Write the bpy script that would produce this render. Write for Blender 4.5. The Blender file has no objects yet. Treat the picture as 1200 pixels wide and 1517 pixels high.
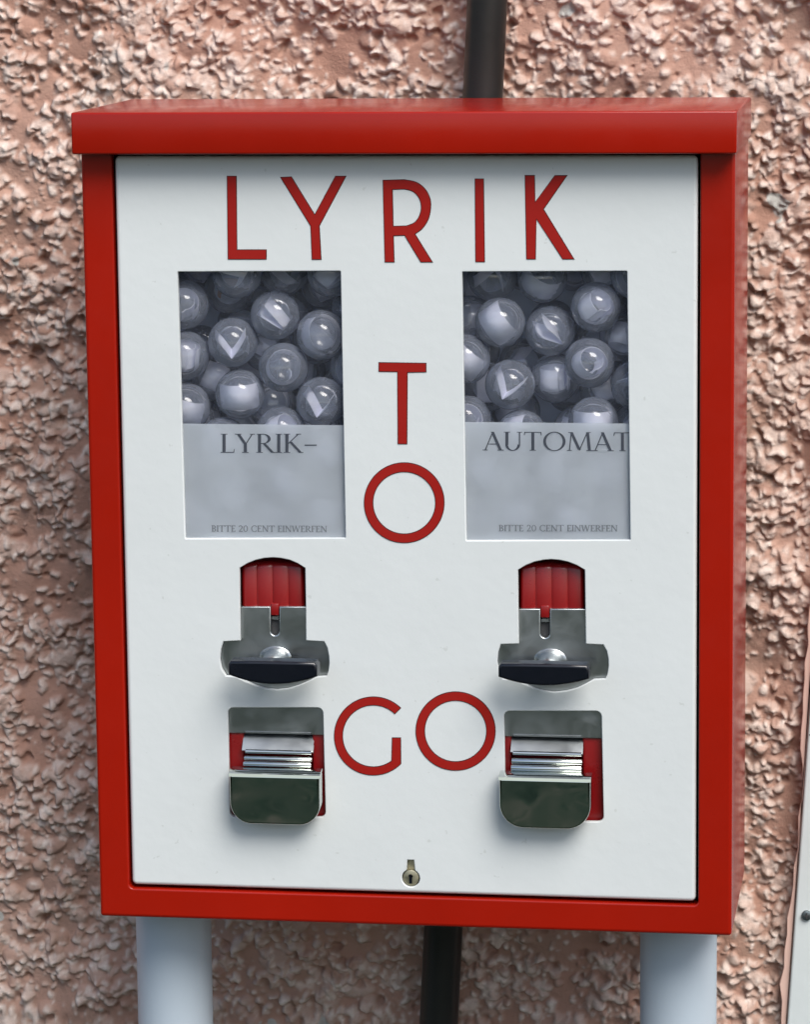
import bpy, bmesh, math, random
import numpy as np
from mathutils import Vector, Matrix, Euler
from mathutils.geometry import tessellate_polygon

SC = bpy.context.scene
COL = SC.collection
R = math.radians
Z0 = 0.90                       # height of the machine's underside above the ground

# ------------------------------------------------------------------ camera
CAM_POS = Vector((0.51757, -2.10939, 0.61887))
CAM_PITCH, CAM_ROLL, CAM_YAW, CAM_F = -0.16536, 0.01082, 0.15007, 5.21502
CAM_M = (Matrix.Rotation(CAM_YAW, 3, 'Z') @ Matrix.Rotation(CAM_PITCH, 3, 'X') @ Matrix.Rotation(CAM_ROLL, 3, 'Y'))
cam_data = bpy.data.cameras.new('camera')
cam = bpy.data.objects.new('camera', cam_data)
COL.objects.link(cam)
cam_data.sensor_fit = 'HORIZONTAL'
cam_data.sensor_width = 36.0
cam_data.lens = CAM_F * 1000 / 1200 * 36
cam_data.clip_start = 0.05
cam_data.clip_end = 500
cam.matrix_world = Matrix.Translation(CAM_POS + Vector((0, 0, Z0))) @ (CAM_M @ Matrix.Rotation(R(90), 3, 'X')).to_4x4()
SC.camera = cam

# ------------------------------------------------------------------ sky and sun (bright overcast)
SUN_DIR = Vector((0.38, -0.55, 0.80)).normalized()
world = bpy.data.worlds.new('World')
SC.world = world
world.use_nodes = True
wn = world.node_tree
bg = wn.nodes['Background']
sky = wn.nodes.new('ShaderNodeTexSky')
sky.sky_type = 'NISHITA'
sky.sun_disc = False
sky.sun_elevation = math.asin(SUN_DIR.z)
sky.sun_rotation = math.atan2(SUN_DIR.x, SUN_DIR.y)
sky.air_density = 1.0
sky.dust_density = 2.5
sky.ozone_density = 1.0
bg.inputs['Strength'].default_value = 0.105
wn.links.new(sky.outputs['Color'], bg.inputs['Color'])
sun_data = bpy.data.lights.new('sun', 'SUN')
sun_data.energy = 2.3
sun_data.angle = R(36)
sun_data.color = (1.0, 0.97, 0.93)
sun = bpy.data.objects.new('sun', sun_data)
COL.objects.link(sun)
sun.location = (3, -4, 6)
sun.rotation_euler = SUN_DIR.to_track_quat('Z', 'Y').to_euler()
SC.view_settings.view_transform = 'Standard'
SC.view_settings.look = 'None'
SC.view_settings.exposure = 0.76
SC.view_settings.gamma = 1
SC.cycles.transparent_max_bounces = 40
SC.cycles.max_bounces = 10
SC.cycles.glossy_bounces = 5
SC.cycles.diffuse_bounces = 7
SC.cycles.transmission_bounces = 8
SC.cycles.sample_clamp_indirect = 6


# ------------------------------------------------------------------ helpers
def bp(u, v, y=0.0):
    """photo pixel -> (x, z) on the upright plane at depth y (z from the machine's underside)"""
    d = CAM_M @ Vector(((u - 600) / (CAM_F * 1000), 1.0, (758.5 - v) / (CAM_F * 1000)))
    t = (y - CAM_POS.y) / d.y
    p = CAM_POS + d * t
    return (p.x, p.z)


def link(o, parent=None):
    COL.objects.link(o)
    if parent is not None:
        o.parent = parent
    return o


def tag(o, label=None, cat=None, group=None, kind=None):
    for k, v in (('label', label), ('category', cat), ('group', group), ('kind', kind)):
        if v:
            o[k] = v
    return o


def empty(name, loc):
    o = bpy.data.objects.new(name, None)
    o.empty_display_size = 0.02
    o.location = loc
    return link(o)


def build_mesh(name, verts, faces, mat, sharp=35):
    me = bpy.data.meshes.new(name)
    me.from_pydata([tuple(v) for v in verts], [], faces)
    me.materials.append(mat)
    if sharp:
        me.polygons.foreach_set('use_smooth', [True] * len(me.polygons))
        me.set_sharp_from_angle(angle=R(sharp))
    me.update()
    return me


class MB:
    """collects geometry for ONE mesh object"""
    def __init__(s):
        s.v, s.f = [], []

    def add(s, verts, faces):
        n = len(s.v)
        s.v += [tuple(v) for v in verts]
        s.f += [tuple(i + n for i in f) for f in faces]
        return s

    def quad_strip(s, rings, closed=True, cap0=False, cap1=False):
        n = len(rings[0])
        vs = [p for r in rings for p in r]
        fs = []
        for k in range(len(rings) - 1):
            for i in range(n if closed else n - 1):
                j = (i + 1) % n
                fs.append((k * n + i, (k + 1) * n + i, (k + 1) * n + j, k * n + j))
        if cap0:
            fs.append(tuple(range(n)))
        if cap1:
            fs.append(tuple(reversed([(len(rings) - 1) * n + i for i in range(n)])))
        return s.add(vs, fs)

    def rbox(s, x0, x1, y0, y1, z0, z1, b=0.001, seg=3):
        bm = bmesh.new()
        bmesh.ops.create_cube(bm, size=1)
        for v in bm.verts:
            v.co = Vector(((x0 + x1) / 2 + v.co.x * (x1 - x0), (y0 + y1) / 2 + v.co.y * (y1 - y0), (z0 + z1) / 2 + v.co.z * (z1 - z0)))
        if b:
            bmesh.ops.bevel(bm, geom=bm.edges[:], offset=b, segments=seg, profile=0.5, affect='EDGES')
        bm.verts.index_update()
        s.add([v.co.copy() for v in bm.verts], [tuple(v.index for v in f.verts) for f in bm.faces])
        bm.free()
        return s

    def tube(s, a, b, r, n=32, r2=None, caps=True, bev=0.0):
        a, b = Vector(a), Vector(b)
        q = (b - a).to_track_quat('Z', 'Y')
        L = (b - a).length
        r2 = r if r2 is None else r2
        prof = [(0, r), (L, r2)]
        if bev:
            prof = [(0, r - bev), (bev * .3, r - bev * .3), (bev, r), (L - bev, r2), (L - bev * .3, r2 - bev * .3), (L, r2 - bev)]
        rings = [[a + q @ Vector((rr * math.cos(2 * math.pi * i / n), rr * math.sin(2 * math.pi * i / n), t)) for i in range(n)][::-1] for t, rr in prof]
        return s.quad_strip(rings, True, caps, caps)

    def plate(s, loops, y, depth, r=0.0005, hole_r=None, hole_depth=None, steps=4, back=True):
        """upright sheet facing -y; loops[0] outer, the rest holes, all (x, z)"""
        hole_r = r if hole_r is None else hole_r
        hole_depth = depth if hole_depth is None else hole_depth
        ls = []
        for k, lp in enumerate(loops):
            lp = clean(lp)
            a = area(lp)
            if (k == 0) != (a > 0):
                lp = lp[::-1]
            ls.append(lp)
        face = [offset(lp, r if k == 0 else hole_r) for k, lp in enumerate(ls)]
        s.fill(face, y)
        for k, lp in enumerate(ls):
            rr, dd = (r, depth) if k == 0 else (hole_r, hole_depth)
            rings = []
            for j in range(steps + 1):
                t = j / steps * math.pi / 2
                o = offset(lp, rr * (1 - math.sin(t)))
                rings.append([(p[0], y + rr * (1 - math.cos(t)), p[1]) for p in o])
            rings.append([(p[0], y + dd, p[1]) for p in lp])
            s.quad_strip(rings)
        if back:
            s.fill(ls, y + depth, flip=True)
        return s

    def fill(s, loops, y, flip=False):
        flat = [p for lp in loops for p in lp]
        tris = tessellate_polygon([[Vector((p[0] * 1000, p[1] * 1000, 0)) for p in lp] for lp in loops])
        fs = []
        for t in tris:
            a, b, c = (flat[i] for i in t)
            ar = (b[0] - a[0]) * (c[1] - a[1]) - (b[1] - a[1]) * (c[0] - a[0])
            if abs(ar) < 1e-14:
                continue
            if (ar < 0) != flip:
                t = t[::-1]
            fs.append(tuple(t))
        return s.add([(p[0], y, p[1]) for p in flat], fs)

    def build(s, name, mat, parent=None, sharp=35):
        return link(bpy.data.objects.new(name, build_mesh(name, s.v, s.f, mat, sharp)), parent)


def area(lp):
    return 0.5 * sum(lp[i][0] * lp[(i + 1) % len(lp)][1] - lp[(i + 1) % len(lp)][0] * lp[i][1] for i in range(len(lp)))


def clean(lp):
    out = []
    for p in lp:
        if not out or math.dist(p, out[-1]) > 2e-5:
            out.append(tuple(p))
    if math.dist(out[0], out[-1]) < 2e-5:
        out.pop()
    return out


def offset(lp, d):
    n = len(lp)
    out = []
    for i in range(n):
        p0, p1, p2 = lp[i - 1], lp[i], lp[(i + 1) % n]
        e1 = Vector((p1[0] - p0[0], p1[1] - p0[1])).normalized()
        e2 = Vector((p2[0] - p1[0], p2[1] - p1[1])).normalized()
        n1, n2 = Vector((-e1.y, e1.x)), Vector((-e2.y, e2.x))
        m = (n1 + n2) / max(0.35, 1 + n1.dot(n2))
        out.append((p1[0] + m.x * d, p1[1] + m.y * d))
    return out


def rounded(pts, r, n=5):
    """round the corners of a polygon; r a number or one per corner"""
    out = []
    m = len(pts)
    for i in range(m):
        p0, p1, p2 = (Vector(pts[i - 1]), Vector(pts[i]), Vector(pts[(i + 1) % m]))
        rr = r[i] if isinstance(r, (list, tuple)) else r
        if rr <= 0:
            out.append(tuple(p1))
            continue
        a = p1 + (p0 - p1).normalized() * rr
        b = p1 + (p2 - p1).normalized() * rr
        for k in range(n + 1):
            t = k / n
            w = 1 / math.sqrt(2)
            c0, c1, c2 = (1 - t) ** 2, 2 * w * t * (1 - t), t * t
            out.append(tuple((a * c0 + p1 * c1 + b * c2) / (c0 + c1 + c2)))
    return out


def arc(cx, cy, rx, ry, a0, a1, n):
    return [(cx + rx * math.cos(R(a0 + (a1 - a0) * i / n)), cy + ry * math.sin(R(a0 + (a1 - a0) * i / n))) for i in range(n + 1)]


def catmull(pts, n=5):
    out = []
    P = [Vector(p) for p in pts]
    for i in range(len(P) - 1):
        a, b, c, d = P[max(i - 1, 0)], P[i], P[i + 1], P[min(i + 2, len(P) - 1)]
        for k in range(n):
            t = k / n
            out.append(tuple(0.5 * ((2 * b) + (c - a) * t + (2 * a - 5 * b + 4 * c - d) * t * t + (-a + 3 * b - 3 * c + d) * t ** 3)))
    out.append(tuple(P[-1]))
    return out


# ------------------------------------------------------------------ materials
def material(name):
    m = bpy.data.materials.new(name)
    m.use_nodes = True
    nt = m.node_tree
    return m, nt, nt.nodes, nt.links, nt.nodes['Principled BSDF']


def noise_node(nt, scale, detail=4, rough=0.55, dist=0.0):
    tc = nt.nodes.new('ShaderNodeTexCoord')
    n = nt.nodes.new('ShaderNodeTexNoise')
    n.inputs['Scale'].default_value = scale
    n.inputs['Detail'].default_value = detail
    n.inputs['Roughness'].default_value = rough
    n.inputs['Distortion'].default_value = dist
    nt.links.new(tc.outputs['Object'], n.inputs['Vector'])
    return n


def ramp(nt, src, stops):
    r = nt.nodes.new('ShaderNodeValToRGB')
    e = r.color_ramp.elements
    while len(e) < len(stops):
        e.new(0.5)
    for el, (p, c) in zip(e, stops):
        el.position = p
        el.color = (*c, 1) if len(c) == 3 else c
    nt.links.new(src, r.inputs['Fac'])
    return r


def bump(nt, src, bsdf, strength, dist):
    b = nt.nodes.new('ShaderNodeBump')
    b.inputs['Strength'].default_value = strength
    b.inputs['Distance'].default_value = dist
    nt.links.new(src, b.inputs['Height'])
    nt.links.new(b.outputs['Normal'], bsdf.inputs['Normal'])
    return b


def paint(name, col, rough=0.35, var=0.06, peel=0.0004, peel_scale=260, coat=0.0, spec=0.5, speck=None):
    m, nt, N, L, b = material(name)
    n = noise_node(nt, 9, 6, 0.6)
    lo = tuple(c * (1 - var) for c in col)
    hi = tuple(min(1, c * (1 + var)) for c in col)
    r = ramp(nt, n.outputs['Fac'], [(0.3, lo), (0.7, hi)])
    out = r.outputs['Color']
    if speck:
        n3 = noise_node(nt, 190, 2, 0.5)
        r3 = ramp(nt, n3.outputs['Fac'], [(0.735, (0, 0, 0)), (0.76, (1, 1, 1))])
        mx = nt.nodes.new('ShaderNodeMix')
        mx.data_type = 'RGBA'
        L.new(r3.outputs['Color'], mx.inputs['Factor'])
        L.new(out, mx.inputs['A'])
        mx.inputs['B'].default_value = (*speck, 1)
        out = mx.outputs['Result']
    L.new(out, b.inputs['Base Color'])
    n2 = noise_node(nt, peel_scale, 3, 0.5)
    bump(nt, n2.outputs['Fac'], b, 0.35, peel)
    n4 = noise_node(nt, 30, 5, 0.65)
    rr = ramp(nt, n4.outputs['Fac'], [(0.3, (rough * .82,) * 3), (0.75, (min(1, rough * 1.25),) * 3)])
    L.new(rr.outputs['Color'], b.inputs['Roughness'])
    b.inputs['Specular IOR Level'].default_value = spec
    b.inputs['Coat Weight'].default_value = coat
    b.inputs['Coat Roughness'].default_value = 0.15
    return m


def metal(name, col, rough, smudge=0.12, scale=45, wave=60, wdist=0.0006):
    m, nt, N, L, b = material(name)
    b.inputs['Base Color'].default_value = (*col, 1)
    b.inputs['Metallic'].default_value = 1
    n = noise_node(nt, scale, 5, 0.6, 0.6)
    rr = ramp(nt, n.outputs['Fac'], [(0.35, (max(0.02, rough - smudge * .4),) * 3), (0.7, (rough + smudge,) * 3)])
    L.new(rr.outputs['Color'], b.inputs['Roughness'])
    n2 = noise_node(nt, wave, 2, 0.5)
    bump(nt, n2.outputs['Fac'], b, 0.12, wdist)
    return m


M = {}
M['red'] = paint('red_gloss_paint', (0.275, 0.0075, 0.002), 0.21, 0.07, 0.00005, 300, 0.0, 0.38)
M['letter'] = paint('red_letter_paint', (0.265, 0.008, 0.005), 0.5, 0.05, 0.0001, 300, spec=0.2)
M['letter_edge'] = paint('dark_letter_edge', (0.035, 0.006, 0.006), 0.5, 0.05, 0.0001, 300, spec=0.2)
M['enamel'] = paint('white_enamel', (0.575, 0.608, 0.606), 0.38, 0.025, 0.0004, 130, 0.1, speck=(0.50, 0.53, 0.52))
M['post'] = paint('pale_grey_post_paint', (0.43, 0.50, 0.56), 0.42, 0.03, 0.0002, 200)
M['board'] = paint('pale_board_paint', (0.53, 0.575, 0.575), 0.55, 0.04, 0.0004, 120, speck=(0.12, 0.13, 0.13))
M['red_plastic'] = paint('red_plastic', (0.20, 0.005, 0.006), 0.30, 0.04, 0.0001, 200)
M['black_plastic'] = paint('black_plastic', (0.003, 0.004, 0.008), 0.25, 0.1, 0.0001, 200)
M['pipe'] = paint('black_pipe', (0.008, 0.008, 0.0075), 0.36, 0.5, 0.0003, 90)
M['dark'] = paint('dark_inside', (0.03, 0.031, 0.033), 0.7, 0.1)
M['hopper'] = paint('grey_hopper', (0.62, 0.70, 0.84), 0.6, 0.1)
M['ink'] = paint('dark_ink', (0.035, 0.042, 0.058), 0.6, 0.1)
M['faint_ink'] = paint('faint_ink', (0.15, 0.165, 0.185), 0.6, 0.1)
M['chrome'] = metal('chrome', (0.62, 0.65, 0.62), 0.05, 0.05)
M['flap'] = metal('worn_chrome', (0.62, 0.65, 0.62), 0.05, 0.06, 45, 22, 0.006)
M['steel'] = metal('brushed_steel', (0.42, 0.445, 0.45), 0.32, 0.10)
M['lock'] = metal('tarnished_brass', (0.52, 0.48, 0.34), 0.42, 0.15, 200)
M['screw'] = metal('grey_screw', (0.20, 0.23, 0.24), 0.4, 0.1, 200)
M['paper'] = paint('white_paper', (0.87, 0.88, 1.0), 0.8, 0.03, 0.0002, 300, spec=0.2)
M['tan_reflection'] = paint('brown_reflection', (0.35, 0.16, 0.05), 0.8, 0.1, 0.0002, 300, spec=0.2)  # a brown reflection in one capsule, put into the colour
M['sealant'] = paint('pink_filler', (0.62, 0.42, 0.35), 0.85, 0.08, 0.0008, 60)


def glassy(name, haze, haze_col, rough=0.03, ior=1.45, trans_col=(1, 1, 1), spotty=0.0, limb=0.35):
    """thin clear sheet: light goes straight through, Fresnel mirror on top, a little milky scatter"""
    m, nt, N, L, b = material(name)
    N.remove(b)
    out = [n for n in N if n.type == 'OUTPUT_MATERIAL'][0]
    tr = N.new('ShaderNodeBsdfTransparent')
    tr.inputs['Color'].default_value = (*trans_col, 1)
    df = N.new('ShaderNodeBsdfDiffuse')
    df.inputs['Color'].default_value = (*haze_col, 1)
    tl = N.new('ShaderNodeBsdfTranslucent')
    tl.inputs['Color'].default_value = (*haze_col, 1)
    hz = N.new('ShaderNodeMixShader')
    hz.inputs[0].default_value = 0.2
    L.new(df.outputs[0], hz.inputs[1])
    L.new(tl.outputs[0], hz.inputs[2])
    mx = N.new('ShaderNodeMixShader')
    mx.inputs[0].default_value = haze
    if spotty:
        n = noise_node(nt, 70, 4, 0.6)
        r = ramp(nt, n.outputs['Fac'], [(0.35, (max(0, haze - spotty),) * 3), (0.7, (haze + spotty,) * 3)])
        lw = N.new('ShaderNodeLayerWeight')
        lw.inputs['Blend'].default_value = 0.35
        ma = N.new('ShaderNodeMath')
        ma.operation = 'MULTIPLY_ADD'
        ma.use_clamp = True
        L.new(lw.outputs['Facing'], ma.inputs[0])
        ma.inputs[1].default_value = limb
        L.new(r.outputs['Color'], ma.inputs[2])
        L.new(ma.outputs[0], mx.inputs[0])
    L.new(tr.outputs[0], mx.inputs[1])
    L.new(hz.outputs[0], mx.inputs[2])
    gl = N.new('ShaderNodeBsdfGlossy')
    gl.inputs['Roughness'].default_value = rough
    fr = N.new('ShaderNodeFresnel')
    fr.inputs['IOR'].default_value = ior
    m2 = N.new('ShaderNodeMixShader')
    L.new(fr.outputs[0], m2.inputs[0])
    L.new(mx.outputs[0], m2.inputs[1])
    L.new(gl.outputs[0], m2.inputs[2])
    L.new(m2.outputs[0], out.inputs['Surface'])
    return m


M['pane'] = glassy('window_pane', 0.012, (0.7, 0.75, 0.85), 0.02, 1.2)
M['shell'] = glassy('clear_capsule', 0.20, (0.74, 0.82, 1.0), 0.05, 1.65, (1.0, 1.0, 1.0), 0.05, 0.30)


def frosted(name):
    m, nt, N, L, b = material(name)
    N.remove(b)
    out = [n for n in N if n.type == 'OUTPUT_MATERIAL'][0]
    df = N.new('ShaderNodeBsdfDiffuse')
    df.inputs['Color'].default_value = (0.68, 0.745, 0.80, 1)
    tl = N.new('ShaderNodeBsdfTranslucent')
    tl.inputs['Color'].default_value = (0.75, 0.79, 0.88, 1)
    rf = N.new('ShaderNodeBsdfRefraction')
    rf.inputs['Roughness'].default_value = 0.30
    rf.inputs['IOR'].default_value = 1.35
    tr = N.new('ShaderNodeBsdfTransparent')
    a = N.new('ShaderNodeMixShader')
    a.inputs[0].default_value = 0.35
    L.new(df.outputs[0], a.inputs[1])
    L.new(tl.outputs[0], a.inputs[2])
    c = N.new('ShaderNodeMixShader')
    c.inputs[0].default_value = 0.86
    L.new(tr.outputs[0], c.inputs[1])
    L.new(rf.outputs[0], c.inputs[2])
    d = N.new('ShaderNodeMixShader')
    n = noise_node(nt, 30, 3, 0.5)
    r = ramp(nt, n.outputs['Fac'], [(0.3, (0.40,) * 3), (0.7, (0.56,) * 3)])
    L.new(r.outputs['Color'], d.inputs[0])
    L.new(a.outputs[0], d.inputs[2])
    L.new(c.outputs[0], d.inputs[1])
    gl = N.new('ShaderNodeBsdfGlossy')
    gl.inputs['Roughness'].default_value = 0.25
    fr = N.new('ShaderNodeFresnel')
    fr.inputs['IOR'].default_value = 1.35
    e = N.new('ShaderNodeMixShader')
    L.new(fr.outputs[0], e.inputs[0])
    L.new(d.outputs[0], e.inputs[1])
    L.new(gl.outputs[0], e.inputs[2])
    L.new(e.outputs[0], out.inputs['Surface'])
    return m


M['frosted'] = frosted('frosted_film')


def plaster():
    m, nt, N, L, b = material('pink_roughcast')
    at = N.new('ShaderNodeAttribute')
    at.attribute_name = 'grain'
    n1 = noise_node(nt, 5, 4, 0.6)
    base = ramp(nt, n1.outputs['Fac'], [(0.3, (0.36, 0.20, 0.145)), (0.55, (0.40, 0.245, 0.19)), (0.75, (0.43, 0.285, 0.225))])
    n2 = noise_node(nt, 160, 5, 0.65)
    grain = ramp(nt, n2.outputs['Fac'], [(0.25, (0.55, 0.44, 0.38)), (0.7, (0.74, 0.655, 0.59))])
    mx = N.new('ShaderNodeMix')
    mx.data_type = 'RGBA'
    L.new(at.outputs['Fac'], mx.inputs['Factor'])
    n5 = noise_node(nt, 11, 6, 0.7, 0.5)
    r5 = ramp(nt, n5.outputs['Fac'], [(0.52, (0, 0, 0)), (0.72, (0.75, 0.75, 0.75))])
    dirt = N.new('ShaderNodeMix')
    dirt.data_type = 'RGBA'
    L.new(r5.outputs['Color'], dirt.inputs['Factor'])
    L.new(base.outputs['Color'], dirt.inputs['A'])
    dirt.inputs['B'].default_value = (0.28, 0.20, 0.155, 1)
    L.new(dirt.outputs['Result'], mx.inputs['A'])
    L.new(grain.outputs['Color'], mx.inputs['B'])
    # a few grey-green weathered grains
    n3 = noise_node(nt, 42, 1, 0.4)
    r3 = ramp(nt, n3.outputs['Fac'], [(0.745, (0, 0, 0)), (0.77, (0.7, 0.7, 0.7))])
    m2 = N.new('ShaderNodeMix')
    m2.data_type = 'RGBA'
    L.new(r3.outputs['Color'], m2.inputs['Factor'])
    L.new(mx.outputs['Result'], m2.inputs['A'])
    m2.inputs['B'].default_value = (0.42, 0.47, 0.45, 1)
    L.new(m2.outputs['Result'], b.inputs['Base Color'])
    b.inputs['Roughness'].default_value = 0.85
    b.inputs['Specular IOR Level'].default_value = 0.05
    n4 = noise_node(nt, 700, 5, 0.7)
    bump(nt, n4.outputs['Fac'], b, 0.6, 0.0012)
    return m


M['plaster'] = plaster()

# ------------------------------------------------------------------ main sizes (metres)
W, D = 0.400, 0.146
LID_Z0, LID_Z1, LID_P, LID_O = 0.4828, 0.5081, 0.016, 0.0017
WALL_Y = 0.186

# ------------------------------------------------------------------ ground
m, nt, N, L, b = material('ground_reflection_mottle')
n = noise_node(nt, 3, 6, 0.6)
r = ramp(nt, n.outputs['Fac'], [(0.38, (0.002, 0.008, 0.005)), (0.50, (0.012, 0.026, 0.016)), (0.64, (0.055, 0.055, 0.042))])  # unseen ground; dark green mottle put in for the flaps to reflect
L.new(r.outputs['Color'], b.inputs['Base Color'])
b.inputs['Roughness'].default_value = 0.9
b.inputs['Specular IOR Level'].default_value = 0.03
gv = [(-150, -300, 0), (150, -300, 0), (150, 0.6, 0), (-150, 0.6, 0)]
ground = link(bpy.data.objects.new('ground', build_mesh('ground', gv, [(0, 1, 2, 3)], m, 0)))
tag(ground, kind='structure')


# ------------------------------------------------------------------ roughcast wall
def vnoise(X, Y, s, seed):
    rg = np.random.default_rng(seed)
    T = rg.random((256, 256))
    x, y = X / s, Y / s
    xi, yi = np.floor(x).astype(int), np.floor(y).astype(int)
    fx, fy = x - xi, y - yi
    fx, fy = fx * fx * (3 - 2 * fx), fy * fy * (3 - 2 * fy)
    g = lambda a, b_: T[(xi + a) % 256, (yi + b_) % 256]
    return (g(0, 0) * (1 - fx) + g(1, 0) * fx) * (1 - fy) + (g(0, 1) * (1 - fx) + g(1, 1) * fx) * fy


def make_wall():
    st = 0.0005
    x0, z0, x1, z1 = -0.20, -0.16, 0.56, 0.72
    nx, nz = int((x1 - x0) / st), int((z1 - z0) / st)
    gx, gz = np.meshgrid(np.arange(nx) * st, np.arange(nz) * st, indexing='ij')
    rg = np.random.default_rng(11)
    low = (vnoise(gx, gz, 0.050, 1) - .5) * 0.008 + (vnoise(gx, gz, 0.018, 2) - .5) * 0.0034
    H = np.zeros((nx, nz), np.float32)
    G = np.zeros((nx, nz), np.float32)

    def stamp(nb, rmin, rmax, pw, hmin, hmax, thr, soft, on_top, s1, s2, gmean, expo):
        bx, bz = rg.random(nb) * nx, rg.random(nb) * nz
        dens = vnoise(bx * st, bz * st, 0.019, s1) * .6 + vnoise(bx * st, bz * st, 0.009, s2) * .4
        keep = dens > thr + soft * rg.standard_normal(nb)
        for i in np.flatnonzero(keep):
            r = rmin + (rmax - rmin) * rg.random() ** pw
            asp = 1 + 0.9 * rg.random() ** 1.4
            th = rg.normal(-0.25, 0.75)
            h = r * (hmin + (hmax - hmin) * rg.random())
            pad = int(r * asp / st) + 2
            cx, cz = int(bx[i]), int(bz[i])
            xs, zs = np.arange(cx - pad, cx + pad + 1), np.arange(cz - pad, cz + pad + 1)
            ux, uz = np.meshgrid((xs - bx[i]) * st, (zs - bz[i]) * st, indexing='ij')
            a = (ux * math.cos(th) + uz * math.sin(th)) / (r * asp)
            c = (-ux * math.sin(th) + uz * math.cos(th)) / r
            d2 = np.abs(a) ** 2.3 + np.abs(c) ** 2.3
            p = np.clip(1 - d2, 0, 1) ** expo
            ix = np.ix_(xs % nx, zs % nz)
            old = H[ix]
            base = on_top * H[cx % nx, cz % nz]
            hh = np.where(d2 < 1, h * p + base, -1).astype(np.float32)
            m_ = hh > old
            H[ix] = np.where(m_, hh, old)
            if gmean:
                G[ix] = np.where(m_, min(1, max(0.0, rg.normal(gmean, 0.3))) * np.clip(p * 1.7, 0, 1), G[ix])
    stamp(5200, 0.0030, 0.0064, 1.6, 0.28, 0.58, 0.46, 0.10, 0.0, 5, 6, 0.25, 0.6)
    stamp(30000, 0.0012, 0.0030, 1.8, 0.60, 1.20, 0.38, 0.12, 0.70, 5, 7, 0.60, 0.5)
    stamp(26000, 0.0008, 0.0015, 1.5, 0.60, 1.10, 0.40, 0.14, 0.90, 5, 8, 0.60, 0.5)
    for _ in range(1500):                                 # pits where grains fell out
        r = rg.uniform(0.0015, 0.0042)
        pad = int(r / st) + 1
        cx, cz = rg.integers(nx), rg.integers(nz)
        xs, zs = np.arange(cx - pad, cx + pad + 1), np.arange(cz - pad, cz + pad + 1)
        ux, uz = np.meshgrid((xs - cx) * st, (zs - cz) * st, indexing='ij')
        ix = np.ix_(xs % nx, zs % nz)
        w = np.clip(1 - (ux ** 2 + uz ** 2) / r ** 2, 0, 1)
        H[ix] -= (0.9 * r * w).astype(np.float32)
        G[ix] *= (1 - 0.8 * w).astype(np.float32)
    # light blur so that blobs melt into the mortar
    for _ in range(4):
        H = (H * 2 + np.roll(H, 1, 0) + np.roll(H, -1, 0) + np.roll(H, 1, 1) + np.roll(H, -1, 1)) / 6
        G = (G * 2 + np.roll(G, 1, 0) + np.roll(G, -1, 0) + np.roll(G, 1, 1) + np.roll(G, -1, 1)) / 6
    H = H + low

    def axis(a0, a1, lo, hi, s):
        c = list(np.arange(a0, a1, s))
        d, v = s, a1
        while v < hi:
            c.append(v)
            d = min(d * 1.10, 0.08)
            v += d
        c.append(hi)
        d, v = s, a0 - s
        pre = []
        while v > lo:
            pre.append(v)
            d = min(d * 1.10, 0.08)
            v -= d
        pre.append(lo)
        return np.array(pre[::-1] + c)
    ax = axis(-0.135, 0.505, -1.6, 2.0, 0.00072)
    az = axis(-0.105, 0.645, -Z0 - 0.02, 1.9, 0.00072)
    X, Zz = np.meshgrid(ax, az, indexing='ij')
    wx = X + (vnoise(X, Zz, 0.0055, 21) - .5) * 0.0022 + (vnoise(X, Zz, 0.0022, 22) - .5) * 0.0004
    wz = Zz + (vnoise(X, Zz, 0.0055, 23) - .5) * 0.0022 + (vnoise(X, Zz, 0.0022, 24) - .5) * 0.0004
    ix = np.floor((wx - x0) / st).astype(int) % nx
    iz = np.floor((wz - z0) / st).astype(int) % nz
    fx = ((wx - x0) / st) % 1
    fz = ((wz - z0) / st) % 1

    def samp(A):
        jx, jz = (ix + 1) % nx, (iz + 1) % nz
        return (A[ix, iz] * (1 - fx) + A[jx, iz] * fx) * (1 - fz) + (A[ix, jz] * (1 - fx) + A[jx, jz] * fx) * fz
    h = samp(H) * 1.45 + (vnoise(X, Zz, 0.0016, 25) - .5) * 0.0003
    g = samp(G)
    sag = np.clip(h, 0, None) * 0.20
    V = np.stack([X - np.clip(h, 0, None) * 0.10, WALL_Y - h, Zz - sag + Z0], -1).reshape(-1, 3)
    n0, n1 = X.shape
    idx = np.arange(n0 * n1).reshape(n0, n1)
    F = np.stack([idx[:-1, :-1], idx[1:, :-1], idx[1:, 1:], idx[:-1, 1:]], -1).reshape(-1, 4)
    me = bpy.data.meshes.new('house_wall')
    me.vertices.add(len(V))
    me.vertices.foreach_set('co', V.astype(np.float32).ravel())
    me.loops.add(F.size)
    me.loops.foreach_set('vertex_index', F.astype(np.int32).ravel())
    me.polygons.add(len(F))
    me.polygons.foreach_set('loop_start', (np.arange(len(F)) * 4).astype(np.int32))
    me.polygons.foreach_set('use_smooth', np.ones(len(F), bool))
    me.update(calc_edges=True)
    at = me.attributes.new('grain', 'FLOAT', 'POINT')
    at.data.foreach_set('value', g.astype(np.float32).ravel())
    me.materials.append(M['plaster'])
    me.validate()
    return link(bpy.data.objects.new('house_wall', me))


wall = make_wall()
tag(wall, 'rough salmon pink roughcast plaster wall behind the red machine', 'wall')

# ------------------------------------------------------------------ pipe on the wall
py_ = D + 0.0155
a, c = bp(722, 0, py_), bp(650, 1517, py_)
dx = (a[0] - c[0]) / (a[1] - c[1])
pipe = MB().tube((c[0] + dx * (-Z0 - c[1]), py_, 0.0), (a[0] + dx * 0.9, py_, Z0 + a[1] + 0.9), 0.0131, 36).build('drain_pipe', M['pipe'])
tag(pipe, 'black round pipe running up the wall behind the red machine', 'pipe')

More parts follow.
